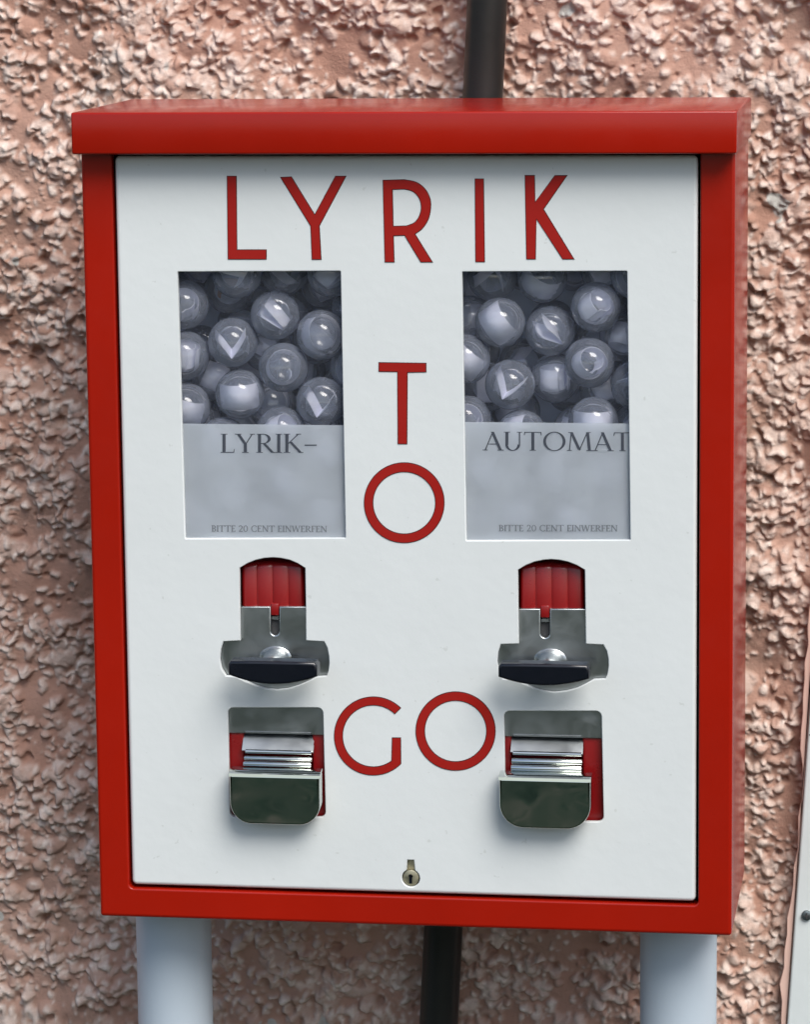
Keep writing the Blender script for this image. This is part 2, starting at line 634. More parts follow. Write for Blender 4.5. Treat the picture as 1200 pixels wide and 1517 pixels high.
# ------------------------------------------------------------------ pale board at the right
BY = 0.168
p0, p1 = Vector(bp(1203, 1000, BY)), Vector(bp(1166, 1517, BY))
d = (p0 - p1).normalized()
nrm = Vector((d.y, -d.x))
ext0, ext1 = p1 - d * 0.60, p0 + d * 0.9
board = MB().plate([rounded([tuple(ext0), tuple(ext0 + nrm * 0.16), tuple(ext1 + nrm * 0.16), tuple(ext1)], 0.002)], BY, 0.030, 0.0015)
board.v = [(x, y, z + Z0) for x, y, z in board.v]
board_o = empty('painted_board', (p1.x, BY, Z0 + p1.y - 0.6))


def into(mb, root):
    o = root.location
    mb.v = [(v[0] - o.x, v[1] - o.y, v[2] - o.z) for v in mb.v]
    return mb


into(board, board_o).build('panel', M['board'], board_o)
# crumbly filler along the board's edge
fl = []
rs = random.Random(4)
Lb = (ext1 - ext0).length
nn = 150
for i in range(nn + 1):
    t = ext0 + d * (Lb * i / nn)
    wdt = 0.0035 + 0.0022 * math.sin(i * 0.37) + rs.uniform(-.0012, .0016)
    fl.append(tuple(t - nrm * max(0.0012, wdt)))
fl2 = [tuple(ext1 - nrm * 0.0002), tuple(ext0 - nrm * 0.0002)]
f = MB().plate([fl + fl2], BY + 0.004, 0.022, 0.0008, steps=2)
f.v = [(x, y, z + Z0) for x, y, z in f.v]
into(f, board_o).build('filler_bead', M['sealant'], board_o)
sx, sz = bp(1195, 1355, BY)
s = MB().tube((sx, BY + 0.001, sz + Z0), (sx, BY - 0.0022, sz + Z0), 0.0034, 24, bev=0.0008)
so = into(s, board_o).build('screw', M['screw'], board_o)
s = MB().rbox(sx - 0.002, sx + 0.002, BY - 0.0027, BY - 0.0019, sz + Z0 - 0.0005, sz + Z0 + 0.0005, 0).rbox(sx - 0.0005, sx + 0.0005, BY - 0.0028, BY - 0.0019, sz + Z0 - 0.002, sz + Z0 + 0.002, 0)
into(s, board_o).build('screw_recess', M['dark'], so)
tag(board_o, 'pale painted board with one grey screw, leaning edge beside the plaster', 'board')

# ------------------------------------------------------------------ the machine
mach = empty('capsule_vending_machine', (W / 2, D / 2, 0))
tag(mach, 'red and white capsule vending machine lettered LYRIK TO GO on two pale posts', 'vending machine')
MO = mach.location.copy()


def part(mb, name, mat, parent=None, sharp=35, dx=0.0):
    """machine parts: z measured from the underside of the box"""
    mb.v = [(v[0] - MO.x, v[1] - MO.y, v[2] + Z0 - MO.z) for v in mb.v]
    return mb.build(name, mat, parent or mach, sharp)


def rect(x0, z0, x1, z1):
    return [(x0, z0), (x1, z0), (x1, z1), (x0, z1)]


DY = 0.0016                                    # door face depth
dl = (bp(171, 300, DY)[0] + bp(194, 1250, DY)[0]) / 2
dr = (bp(1034, 300, DY)[0] + bp(1031, 1250, DY)[0]) / 2
db = (bp(200, 1314, DY)[1] + bp(1025, 1331, DY)[1]) / 2
dt = 0.4808
GAP = 0.0016
# red housing
h = MB()
outer = rounded(rect(0, 0, W, LID_Z0 + 0.008), 0.002)
hole = rounded(rect(dl - GAP, db - GAP * 1.3, dr + GAP, dt + 0.0008), [0.003, 0.003, 0.0005, 0.0005])
h.plate([outer, hole], 0.0, D, 0.0022, 0.0010, 0.012, steps=5, back=False)
h.fill([clean(outer)], D, flip=True)
part(h, 'housing', M['red'])
# dark inner box so that no light leaks in
ib = MB()
x0, x1, z0, z1, y0, y1 = 0.006, W - 0.006, 0.006, LID_Z0 - 0.006, 0.0125, D - 0.006
ib.add([(x0, y0, z0), (x1, y0, z0), (x1, y0, z1), (x0, y0, z1), (x0, y1, z0), (x1, y1, z0), (x1, y1, z1), (x0, y1, z1)],
       [(4, 5, 6, 7), (0, 1, 5, 4), (3, 7, 6, 2), (0, 4, 7, 3), (1, 2, 6, 5)])
part(ib, 'inner_lining', M['dark'], sharp=0)
part(MB().rbox(-LID_O, W + LID_O, -LID_P, D + 0.0012, LID_Z0, LID_Z1, 0.0013, 3), 'roof_cap', M['red'])
for px in (259, 1005):
    cx = bp(px, 1450, 0.072)[0]
    po = MB().tube((cx, 0.072, -Z0), (cx, 0.072, -0.0003), 0.0246, 48)
    part(po, 'support_post', M['post'])

# ---- openings
WY = DY
win = [[(263, 403), (504.5, 402), (512, 797), (274, 798)], [(684.5, 403), (929, 402), (934, 800), (690.5, 801)]]
win_loops = [rounded([bp(u, v, WY) for u, v in w], 0.0006, 2) for w in win]


def crop(ox, oy, s):
    return lambda x, y: (ox + x / s, oy + y / s)


def coin_cut(k):
    if k == 0:
        t = crop(300, 810, 5.4545)
        top = [(298, 172), (360, 135), (430, 107), (500, 92), (567, 87), (634, 92), (704, 107), (770, 135), (829, 172)]
        pts = top + [(834, 450), (836, 757), (982, 765)] + [(1008, 815), (1021, 880), (1024, 940), (1016, 1005), (1002, 1045), (925, 1050)]
        pts += [(850, 1088), (770, 1122), (690, 1146), (600, 1156), (510, 1146), (430, 1122), (350, 1088)] + [(270, 1050), (188, 1044), (152, 985), (138, 910), (146, 830), (168, 764), (303, 757), (300, 450)]
    else:
        t = crop(710, 810, 5.4545)
        top = [(312, 187), (375, 150), (445, 122), (515, 107), (580, 102), (647, 107), (717, 122), (790, 150), (853, 187)]
        pts = top + [(857, 470), (861, 784), (1003, 791)] + [(1030, 840), (1043, 900), (1045, 960), (1036, 1025), (1018, 1066), (925, 1072)]
        pts += [(860, 1108), (790, 1142), (705, 1166), (610, 1176), (520, 1166), (440, 1142), (365, 1108)] + [(290, 1076), (190, 1066), (160, 1005), (144, 930), (152, 850), (174, 786), (318, 782), (314, 470)]
    return [bp(*t(*p), WY) for p in pts]


coin_loops = [coin_cut(0), coin_cut(1)]
FLAPC = [crop(310, 1030, 6.0), crop(720, 1030, 6.0)]
flap_quads = [[(162, 108), (1010, 108), (1034, 1082), (184, 1082)], [(158, 138), (1026, 138), (1046, 1122), (178, 1122)]]
flap_loops = [rounded([bp(*FLAPC[k](*p), WY) for p in flap_quads[k]], 0.0036, 5) for k in (0, 1)]
kc = bp(608.5, 1300.5, WY)
kr = 0.0057
a0 = 62
key_loop = [(kc[0] + kr * math.cos(R(a)), kc[1] + kr * math.sin(R(a))) for a in np.linspace(90 + 90 - a0, 90 + 270 + a0, 22)]
key_loop += [(kc[0] + 0.0021, kc[1] + 0.0118), (kc[0] - 0.0021, kc[1] + 0.0118)]
door = MB().plate([rounded(rect(dl, db, dr, dt), 0.0032)] + win_loops + coin_loops + flap_loops + [key_loop],
                  DY, 0.0034, 0.0024, 0.0006, 0.0034, steps=5)
door_o = part(door, 'door', M['enamel'], sharp=30)

# ---- big red letters (vinyl, half a millimetre proud of the door)
LY = DY - 0.0005


def orient(ls):
    out = []
    for k, lp in enumerate(ls):
        lp = clean(lp)
        out.append(lp if (k == 0) == (area(lp) > 0) else lp[::-1])
    return out


def letter(loops, t):
    ls = [[bp(*t(*p), LY) for p in lp] for lp in loops]
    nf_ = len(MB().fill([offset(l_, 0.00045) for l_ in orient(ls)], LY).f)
    o = part(MB().plate(ls, LY, 0.0006, 0.00045, steps=2), 'letter', M['letter'], door_o)
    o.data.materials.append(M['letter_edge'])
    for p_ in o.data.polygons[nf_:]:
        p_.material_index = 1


t1 = crop(320, 240, 3.3333)
letter([[(52, 70), (102, 70), (105, 433), (250, 433), (250, 484), (57, 484)]], t1)
letter([[(315, 76), (373, 73), (487, 258), (588, 70), (645, 70), (512, 318), (521, 485), (472, 485), (465, 318)]], t1)
Ro = [(822, 90)] + catmull([(930, 87), (990, 100), (1035, 135), (1060, 187), (1061, 238), (1049, 288), (1020, 332), (985, 358)], 4) + [(1072, 498), (1010, 498), (930, 366), (878, 368), (882, 498), (832, 498)]
Ri = [(873, 140)] + catmull([(930, 138), (970, 149), (1000, 180), (1011, 222), (1003, 264), (980, 298), (940, 315)], 4) + [(877, 317)]
letter([Ro, Ri], t1)
letter([[(703, 265), (717, 265), (718.5, 389), (704, 389)]], lambda x, y: (x, y))
letter([[(318, 170), (450, 170), (455, 505), (700, 172), (868, 170), (565, 605), (955, 1243), (800, 1243), (470, 735), (462, 1243), (338, 1243)]], crop(740, 240, 8.571))
t2 = crop(520, 520, 5.056)
letter([[(205, 85), (565, 90), (565, 162), (425, 165), (422, 700), (348, 700), (345, 160), (205, 158)]], t2)
letter([arc(398, 1137, 303, 303, 0, 355, 71), arc(398, 1138, 231, 229, 0, 355, 71)], t2)
t3 = crop(480, 1000, 4.2857)
G_ = [(313 + 251 * math.cos(R(a)), 386 - 251 * math.sin(R(a))) for a in np.linspace(45, 315, 60)]
G_ += [(489, 395), (430, 395)] + [(313 + 193 * math.cos(R(a)), 386 - 193 * math.sin(R(a))) for a in np.linspace(306, 45, 52)]
letter([G_], t3)
letter([arc(835, 355, 255, 252, 0, 355, 71), arc(835, 355, 194, 191, 0, 355, 71)], t3)


# ---- serif lettering on the films
def ring(cx, cy, ro_x, ro_y, ri_x, ri_y, a0, a1, n=28):
    o = arc(cx, cy, ro_x, ro_y, a0, a1, n)
    i_ = arc(cx, cy, ri_x, ri_y, a0, a1, n)
    return [[o[k], o[k + 1], i_[k + 1], i_[k]] for k in range(n)]


def stroke(x0, y0, x1, y1, w):
    """slanted stem with level ends, w measured level (or upright for level bars)"""
    if abs(y1 - y0) < 1e-6:
        return [[(x0, y0 - w / 2), (x1, y0 - w / 2), (x1, y0 + w / 2), (x0, y0 + w / 2)]]
    return [[(x0 - w / 2, y0), (x0 + w / 2, y0), (x1 + w / 2, y1), (x1 - w / 2, y1)]]


def serif(x, y, w=0.26, t=0.035):
    return [[(x - w / 2, y if y < .5 else y - t), (x + w / 2, y if y < .5 else y - t), (x + w / 2, y + t if y < .5 else y), (x - w / 2, y + t if y < .5 else y)]]


TK, TN = 0.125, 0.05
GL = {
    'L': (0.60, stroke(.16, 0, .16, 1, TK) + serif(.16, 1) + serif(.14, 0, .24) + stroke(.16, .02, .56, .02, .04) + [[(.52, .02), (.56, .02), (.58, .2), (.56, .2)]]),
    'Y': (0.80, stroke(.40, 0, .40, .48, TK) + stroke(.40, .46, .12, 1, TK) + stroke(.42, .46, .68, 1, TN) + serif(.40, 0) + serif(.12, 1) + serif(.68, 1, .2)),
    'R': (0.76, stroke(.16, 0, .16, 1, TK) + serif(.16, 1, .22) + serif(.16, 0) + ring(.30, .735, .30, .265, .19, .23, -90, 90, 16) + stroke(.16, .98, .32, .98, .04) + stroke(.16, .49, .32, .49, .04) + stroke(.68, 0, .34, .49, TK) + serif(.70, 0, .16)),
    'I': (0.32, stroke(.16, 0, .16, 1, TK) + serif(.16, 1) + serif(.16, 0)),
    'K': (0.80, stroke(.16, 0, .16, 1, TK) + serif(.16, 1) + serif(.16, 0) + stroke(.20, .46, .62, 1, TN) + stroke(.70, 0, .30, .58, TK) + serif(.62, 1, .2) + serif(.72, 0, .18)),
    '-': (0.60, stroke(.06, .40, .54, .40, .06)),
    'A': (0.84, stroke(.10, 0, .42, 1, TN) + stroke(.74, 0, .40, 1, TK) + stroke(.20, .34, .64, .34, .04) + serif(.10, 0, .22) + serif(.74, 0, .26)),
    'U': (0.84, stroke(.16, .30, .16, 1, TK) + stroke(.68, .30, .68, 1, TN) + serif(.16, 1) + serif(.68, 1, .22) + ring(.40, .32, .305, .34, .195, .29, 180, 360, 18)),
    'T': (0.78, stroke(.39, 0, .39, 1, TK) + serif(.39, 0) + stroke(.04, .98, .74, .98, .04) + [[(.02, .82), (.05, .82), (.08, .98), (.04, .98)], [(.73, .82), (.76, .82), (.74, .98), (.70, .98)]]),
    'O': (1.00, ring(.50, .50, .46, .52, .345, .475, 0, 360, 40)),
    'M': (1.08, stroke(.12, 0, .20, 1, TN) + stroke(.20, 1, .53, .06, TK) + stroke(.53, .02, .86, 1, TN) + stroke(.95, 0, .87, 1, TK) + serif(.12, 0, .2) + serif(.95, 0, .25) + serif(.14, 1, .14) + serif(.93, 1, .14)),
    'B': (0.66, stroke(.16, 0, .16, 1, TK) + serif(.10, 1, .14) + serif(.10, 0, .14) + ring(.28, .75, .26, .25, .16, .21, -90, 90, 12) + ring(.30, .26, .30, .265, .19, .22, -90, 90, 12) + stroke(.16, .98, .30, .98, .04) + stroke(.16, .51, .30, .51, .04) + stroke(.16, .02, .32, .02, .04)),
    'E': (0.62, stroke(.16, 0, .16, 1, TK) + stroke(.06, .98, .54, .98, .045) + stroke(.16, .51, .46, .51, .045) + stroke(.06, .02, .56, .02, .045) + [[(.51, .84), (.54, .84), (.54, .98), (.50, .98)], [(.53, .02), (.56, .02), (.58, .18), (.56, .18)]]),
    'F': (0.58, stroke(.16, 0, .16, 1, TK) + stroke(.06, .98, .54, .98, .045) + stroke(.16, .51, .46, .51, .045) + serif(.16, 0) + [[(.51, .82), (.54, .82), (.54, .98), (.50, .98)]]),
    'C': (0.80, ring(.46, .50, .42, .52, .305, .475, 42, 318, 30)),
    'N': (0.90, stroke(.15, 0, .15, 1, TN) + stroke(.74, 0, .16, 1, TK) + stroke(.75, 0, .75, 1, TN) + serif(.15, 0, .2) + serif(.12, 1, .16) + serif(.75, 1, .2)),
    'W': (1.14, stroke(.30, 0, .10, 1, TK) + stroke(.30, 0, .56, 1, TN) + stroke(.78, 0, .54, 1, TK) + stroke(.78, 0, 1.02, 1, TN) + serif(.10, 1, .22) + serif(1.02, 1, .18) + serif(.54, 1, .2)),
    '2': (0.60, ring(.28, .74, .24, .27, .14, .225, -20, 165, 14) + stroke(.10, .05, .46, .62, .08) + stroke(.06, .04, .54, .04, .08)),
    '0': (0.66, ring(.33, .50, .28, .51, .18, .465, 0, 360, 28)),
    ' ': (0.36, []),
}


def text_polys(txt, place, weight=0.0):
    """place: (x in 0..1 along the line, y in cap heights) -> (x, z)"""
    tot = sum(GL[c][0] for c in txt)
    x = 0
    out = []
    for c in txt:
        adv, polys = GL[c]
        for p in polys:
            out.append([place((x + q[0]) / tot, q[1]) for q in p])
        x += adv
    return out


def lettering(polys, y, parent, grow=0.0):
    mb = MB()
    for i, p in enumerate(polys):
        if area(p) < 0:
            p = p[::-1]
        if grow:
            p = offset(p, -grow)
        yy = y - 0.000004 * (i % 12)
        mb.add([(q[0], yy, q[1]) for q in p], [tuple(range(len(p)))])
    return part(mb, 'lettering', M['faint_ink' if grow else 'ink'], parent, sharp=0)


FY = 0.0052                                     # film face
wins = []
for k in (0, 1):
    xs = [p[0] for p in win_loops[k]]
    zs = [p[1] for p in win_loops[k]]
    wx0, wx1, wz0, wz1 = min(xs), max(xs), min(zs), max(zs)
    wins.append((wx0, wx1, wz0, wz1))
    pane = MB().rbox(wx0 - 0.007, wx1 + 0.007, 0.0059, 0.0068, wz0 - 0.007, wz1 + 0.007, 0.0003, 1)
    pane_o = part(pane, 'window_pane', M['pane'])
    ft = bp(390, 629, FY)[1] if k == 0 else bp(810, 626.5, FY)[1]
    film = MB().rbox(wx0 - 0.006, wx1 + 0.006, FY, FY + 0.0006, wz0 - 0.006, ft, 0)
    film_o = part(film, 'frosted_label', M['frosted'], pane_o)
    t = crop(240, 380, 3.447) if k == 0 else crop(660, 380, 3.447)
    TY = FY - 0.0002
    if k == 0:
        big = lambda x, y: bp(*t(296 + x * 502, 1002 - y * 96 + x * 0), TY)
        sm = lambda x, y: bp(*t(252 + x * 592, 1404 - y * 31 + x * 3), TY)
        lettering(text_polys('LYRIK-', big), TY, pane_o)
    else:
        big = lambda x, y: bp(*t(190 + x * 762, 990 - y * 95 + x * 4), TY)
        sm = lambda x, y: bp(*t(272 + x * 608, 1402 - y * 31 + x * 1), TY)
        lettering(text_polys('AUTOMAT', big), TY, pane_o)
    lettering(text_polys('BITTE 20 CENT EINWERFEN', sm), TY, pane_o, 0.00008)

# ---- hoppers behind the windows
HOP = []
for k in (0, 1):
    wx0, wx1, wz0, wz1 = wins[k]
    b0 = (wx0 - 0.017, wx1 + 0.017, 0.0072, 0.0860, wz0 - 0.004, wz1 + 0.012)
    HOP.append(b0)
    x0, x1, y0, y1, z0, z1 = b0
    e = 0.0004
    hp = MB()
    vs = [(x0, y0, z0), (x1, y0, z0), (x1, y0, z1), (x0, y0, z1), (x0, y1, z0), (x1, y1, z0), (x1, y1, z1), (x0, y1, z1)]
    vo = [(x0 - .002, y0, z0 - .002), (x1 + .002, y0, z0 - .002), (x1 + .002, y0, z1 + .002), (x0 - .002, y0, z1 + .002),
          (x0 - .002, y1 + .002, z0 - .002), (x1 + .002, y1 + .002, z0 - .002), (x1 + .002, y1 + .002, z1 + .002), (x0 - .002, y1 + .002, z1 + .002)]
    fin = [(4, 5, 6, 7), (0, 1, 5, 4), (3, 7, 6, 2), (0, 4, 7, 3), (1, 2, 6, 5)]
    hp.add(vs, fin).add(vo, [tuple(reversed(f_)) for f_ in fin])
    hp.add(vs[:4] + vo[:4], [(0, 4, 5, 1), (1, 5, 6, 2), (2, 6, 7, 3), (3, 7, 4, 0)])
    part(hp, 'hopper', M['hopper'], sharp=0)

# ---- coin mechanisms
coin_dat = [
    dict(t=crop(300, 810, 5.4545), stem=(280, 850), top=482, slot=(552, 620, 715), base=1180, side=(120, 1040), red=(305, 822, 128), hub=(590, 930), bar=(205, 925, 922, 1050, 1112)),
    dict(t=crop(710, 810, 5.4545), stem=(300, 875), top=500, slot=(495, 570, 735), base=1200, side=(125, 1060), red=(322, 845, 140), hub=(575, 945), bar=(152, 888, 944, 1068, 1124)),
]
for k, q in enumerate(coin_dat):
    t = q['t']
    PY = 0.0062
    P = lambda x, y, yy=PY: bp(*t(x, y), yy)
    sl = q['slot']
    mid = (sl[0] + sl[1]) / 2
    hw = (sl[1] - sl[0]) / 2
    lp = [P(q['side'][0], q['base']), P(q['side'][1], q['base']), P(q['side'][1], 740), P(q['stem'][1], 730), P(q['stem'][1], q['top']), P(sl[1], q['top'])]
    lp += [P(mid + hw * math.cos(R(a)), sl[2] - hw + hw * math.sin(R(a))) for a in np.linspace(0, 180, 9)]
    lp += [P(sl[0], q['top']), P(q['stem'][0], q['top']), P(q['stem'][0], 730), P(q['side'][0], 740)]
    pl = part(MB().plate([lp], PY, 0.004, 0.0008, steps=4), 'coin_mechanism', M['steel'])
    # ribbed red carrier above the plate
    RY = 0.0078
    x0, zt = P(q['red'][0], q['red'][2], RY)
    x1, zb = P(q['red'][1], q['top'] + 30, RY)
    rb = MB()
    nxx = 61
    rings = []
    for dz, dy, amp in ((zb, 0, 1), (zt - 0.0035, 0, 1), (zt - 0.0016, 0.0008, 1), (zt - 0.0004, 0.0026, .6), (zt, 0.0060, .2), (zt + 0.0012, 0.0125, 0)):
        row = []
        for i in range(nxx):
            u = i / (nxx - 1)
            rib = abs(math.sin(u * math.pi * 4)) ** 0.6
            edge = max(0, abs(u - .5) * 2 - 0.9) * 10
            row.append((x0 + (x1 - x0) * u, RY + 0.0011 * (1 - rib) * amp + dy + 0.002 * edge ** 2, dz + 0.0006 * (1 - (2 * u - 1) ** 2)))
        rings.append(row[::-1])
    rb.quad_strip(rings, closed=False)
    tabx, tabz = P(mid, sl[2] * .30 + q['top'] * .70, RY)
    hwm = hw / 5.4545 * 0.00041
    rb.rbox(tabx - hwm * .95, tabx + hwm * .95, RY - 0.0008, RY + 0.006, tabz, zb + 0.004, 0.0005, 2)
    part(rb, 'ribbed_carrier', M['red_plastic'], pl, sharp=50)
    # coin path behind the slot
    cz = P(mid, sl[2], RY)[1]
    part(MB().rbox(tabx - hwm * 2, tabx + hwm * 2, RY + 0.003, RY + 0.012, cz - 0.004, tabz - 0.001, 0.0003, 1), 'coin_slot', M['dark'], pl)
    part(MB().rbox(tabx - hwm * .9, tabx + hwm * .9, RY + 0.0005, RY + 0.0028, tabz - 0.0030, tabz - 0.0006, 0.0004, 1), 'coin_stop', M['steel'], pl)
    # turning handle: dished chrome hub and a black grip bar
    BYF = -0.0240
    gx0, gz1 = bp(*t(q['bar'][0], q['bar'][2]), BYF)
    gx1, gzs = bp(*t(q['bar'][1], q['bar'][3]), BYF)
    gzb = bp(*t(565, q['bar'][4]), BYF)[1]
    gxc = (gx0 + gx1) / 2
    hz = (gz1 + gzs) / 2 + 0.0006
    hub = MB()
    prof = [(0.0062, 0.0150), (0.0052, 0.0128), (0.0036, 0.0114), (0.0008, 0.0105), (-0.0050, 0.0098), (-0.0090, 0.0092), (-0.0115, 0.0082), (-0.0128, 0.0066), (-0.0136, 0.0040), (-0.0138, 0.0)]
    n = 48
    prof = [(yy, rr * 0.68) for yy, rr in prof]
    hx = (P(q['hub'][0], q['hub'][1])[0])
    rings = [[(hx + rr * math.cos(2 * math.pi * i / n), yy, hz + rr * 0.72 * math.sin(2 * math.pi * i / n)) for i in range(n)] for yy, rr in prof]
    hub.quad_strip(rings)
    hub_o = part(hub, 'handle_hub', M['steel'], pl, sharp=60)
    na = 18
    lo = [(gx0 + (gx1 - gx0) * i / na, gzs + (gzb - gzs) * (1 - (2 * i / na - 1) ** 2)) for i in range(na + 1)]
    loop = [(gx0, gz1 - 0.002), *lo, (gx1, gz1 - 0.002)]
    loop += [(gx1 - 0.0015, gz1)] + [(gxc + (gx1 - gxc) * .5, gz1 + 0.0002), (gxc - (gx1 - gxc) * .5, gz1 + 0.0002)] + [(gx0 + 0.0015, gz1)]
    part(MB().plate([loop], BYF, 0.0115, 0.0016, steps=5), 'turning_handle', M['black_plastic'], pl, sharp=40)

# ---- dispensing flaps
flap_dat = [
    dict(head=338, redl=(150, 312), redr=(918, 1060), plate=(312, 918, 350, 505), roll=(308, 905, 540, 645), lip=(190, 978, 655, 722), bot=1148, cr=0.0135),
    dict(head=368, redl=(140, 228), redr=(858, 1080), plate=(232, 856, 380, 520), roll=(228, 850, 560, 690), lip=(124, 928, 692, 755), bot=1186, cr=0.0150),
]
for k, q in enumerate(flap_dat):
    t = FLAPC[k]
    P = lambda x, y, yy: bp(*t(x, y), yy)
    x0, z0, = P(120, 1130, 0.006)
    x1, z1 = P(1080, 80, 0.006)
    zh = P(500, q['head'], 0.0066)[1]
    # red chute: two cheeks and a back
    ch = MB()
    zt = zh + 0.006
    ch.rbox(x0, x1, 0.0200, 0.0230, z0, zt, 0.0005, 1)
    for a_, b_ in (q['redl'], q['redr']):
        ch.rbox(P(a_, 600, .008)[0], P(b_, 600, .008)[0], 0.0078, 0.0199, z0, zt, 0.0016, 4)
    ch_o = part(ch, 'dispensing_chute', M['red_plastic'])
    hd = MB().plate([rect(x0, zh, x1, z1)], 0.0062, 0.0012, 0.0005, steps=2)
    hx1 = P(q['plate'][1] - 8, 500, .006)[0]
    hx0 = P(q['plate'][0] + 8, 500, .006)[0]
    hd.rbox(hx0, hx1, 0.0052, 0.0060, zh + 0.0004, zh + 0.0016, 0.0003, 1)
    part(hd, 'header_plate', M['steel'], ch_o)
    # hinged flap: sloping back plate, rolled hinge, lip, front face
    px0, zt_ = P(q['plate'][0], q['plate'][2], 0.0120)
    px1, zb_ = P(q['plate'][1], q['plate'][3], 0.0020)
    fx0, lz0 = P(q['lip'][0], q['lip'][2], -0.0085)
    fx1, lz1 = P(q['lip'][1], q['lip'][3], -0.0130)
    fzb = P(580, q['bot'], -0.0130)[1]
    fl = MB().plate([rounded([(fx0, fzb), (fx1, fzb), (fx1, lz1), (fx0, lz1)], [q['cr'], q['cr'], 0.0006, 0.0006], 10)], -0.0130, 0.0105, 0.0014, steps=5)
    fl_o = part(fl, 'dispensing_flap', M['flap'], sharp=40)
    part(MB().quad_strip([[(px0, .0124, zt_ + .004), (px1, .0124, zt_ + .004)][::-1], [(px0, .0030, zb_), (px1, .0030, zb_)][::-1],
                          [(px0, .0045, zb_ - .0012), (px1, .0045, zb_ - .0012)][::-1], [(px0, .0140, zt_ + .003), (px1, .0140, zt_ + .003)][::-1]], closed=False),
         'back_plate', M['steel'], fl_o, sharp=20)
    rx0, rz1 = P(q['roll'][0], q['roll'][2], -0.001)
    rx1, rz0 = P(q['roll'][1], q['roll'][3], -0.004)
    rc = (rz0 + rz1) / 2
    rr = (rz1 - rz0) / 2
    hr = MB().tube((rx0, 0.0002, rc + rr * 0.50), (rx1, 0.0002, rc + rr * 0.50), rr * 0.56, 28, bev=0.0004)
    hr.tube((rx0, -0.0030, rc - rr * 0.45), (rx1, -0.0030, rc - rr * 0.45), rr * 0.56, 28, bev=0.0004)
    hr.tube((rx0 + 0.0006, 0.0020, zb_ - 0.0004), (rx1 - 0.0006, 0.0020, zb_ - 0.0004), 0.0014, 20)
    part(hr, 'hinge_roll', M['chrome'], fl_o, sharp=50)
    lp_ = MB()
    prof = [(-0.0030, lz0 - 0.0004), (-0.0032, lz0 + 0.0006), (-0.0040, lz0 + 0.0009), (-0.0090, lz0 + 0.0002), (-0.0118, lz0 - 0.0010), (-0.0128, lz1 + 0.0006), (-0.0131, lz1 - 0.0012), (-0.0124, lz1 - 0.0014)]
    lp_.quad_strip([[(fx1 + .0003, y_, z_), (fx0 - .0003, y_, z_)] for y_, z_ in prof], closed=False)
    # closed ends
    lp_.add([(fx0 - .0003, y_, z_) for y_, z_ in prof], [tuple(range(len(prof)))])
    lp_.add([(fx1 + .0003, y_, z_) for y_, z_ in prof], [tuple(reversed(range(len(prof))))])
    part(lp_, 'flap_lip', M['chrome'], fl_o, sharp=40)

# ---- lock
lk = MB().tube((kc[0], 0.012, kc[1]), (kc[0], 0.0028, kc[1]), 0.0051, 32, bev=0.0006)
lk.rbox(kc[0] - 0.0035, kc[0] + 0.0035, 0.0062, 0.010, kc[1] - 0.007, kc[1] + 0.015, 0.0003, 1)
lk_o = part(lk, 'lock', M['lock'])
ks = MB().tube((kc[0] - .0002, 0.0028, kc[1] + 0.0012), (kc[0] - .0002, 0.0024, kc[1] + 0.0010), 0.0014, 16)
ks.rbox(kc[0] - 0.0011, kc[0] + 0.0007, 0.00245, 0.0028, kc[1] - 0.0036, kc[1] + 0.0010, 0)
part(ks, 'key_slot', M['black_plastic'], lk_o)

# ------------------------------------------------------------------ capsules
CR = 0.0158


def shell_mesh():
    vs, fs = [], []
    n, mm = 40, 26
    for i in range(mm + 1):
        a = math.pi * i / mm - math.pi / 2
        r = CR * (1.012 if i in (mm // 2, ) else 1.0) - 0.0003
        for j in range(n):
            b_ = 2 * math.pi * j / n
            vs.append((r * math.cos(a) * math.cos(b_), r * math.cos(a) * math.sin(b_), r * math.sin(a)))
    for i in range(mm):
        for j in range(n):
            fs.append((i * n + j, i * n + (j + 1) % n, (i + 1) * n + (j + 1) % n, (i + 1) * n + j))
    return build_mesh('shell', vs, fs, M['shell'], 60)


def sheet(profile, h_, th=0.00035, mat='paper', bend=0.0):
    """folded or rolled paper: profile in (x, y), height along z"""
    mb = MB()
    P = [Vector(p) for p in profile]
    nr = []
    for i in range(len(P)):
        e = (P[min(i + 1, len(P) - 1)] - P[max(i - 1, 0)]).normalized()
        nr.append(Vector((-e.y, e.x)))
    rows = []
    for z in (-h_ / 2, -h_ / 6, h_ / 6, h_ / 2):
        o = bend * (1 - (2 * z / h_) ** 2)
        rows.append([(p.x + q.x * th / 2, p.y + q.y * th / 2 + o, z) for p, q in zip(P, nr)] + [(p.x - q.x * th / 2, p.y - q.y * th / 2 + o, z) for p, q in list(zip(P, nr))[::-1]])
    mb.quad_strip(rows, True, True, True)
    return build_mesh('paper_slip', mb.v, mb.f, M[mat], 40)


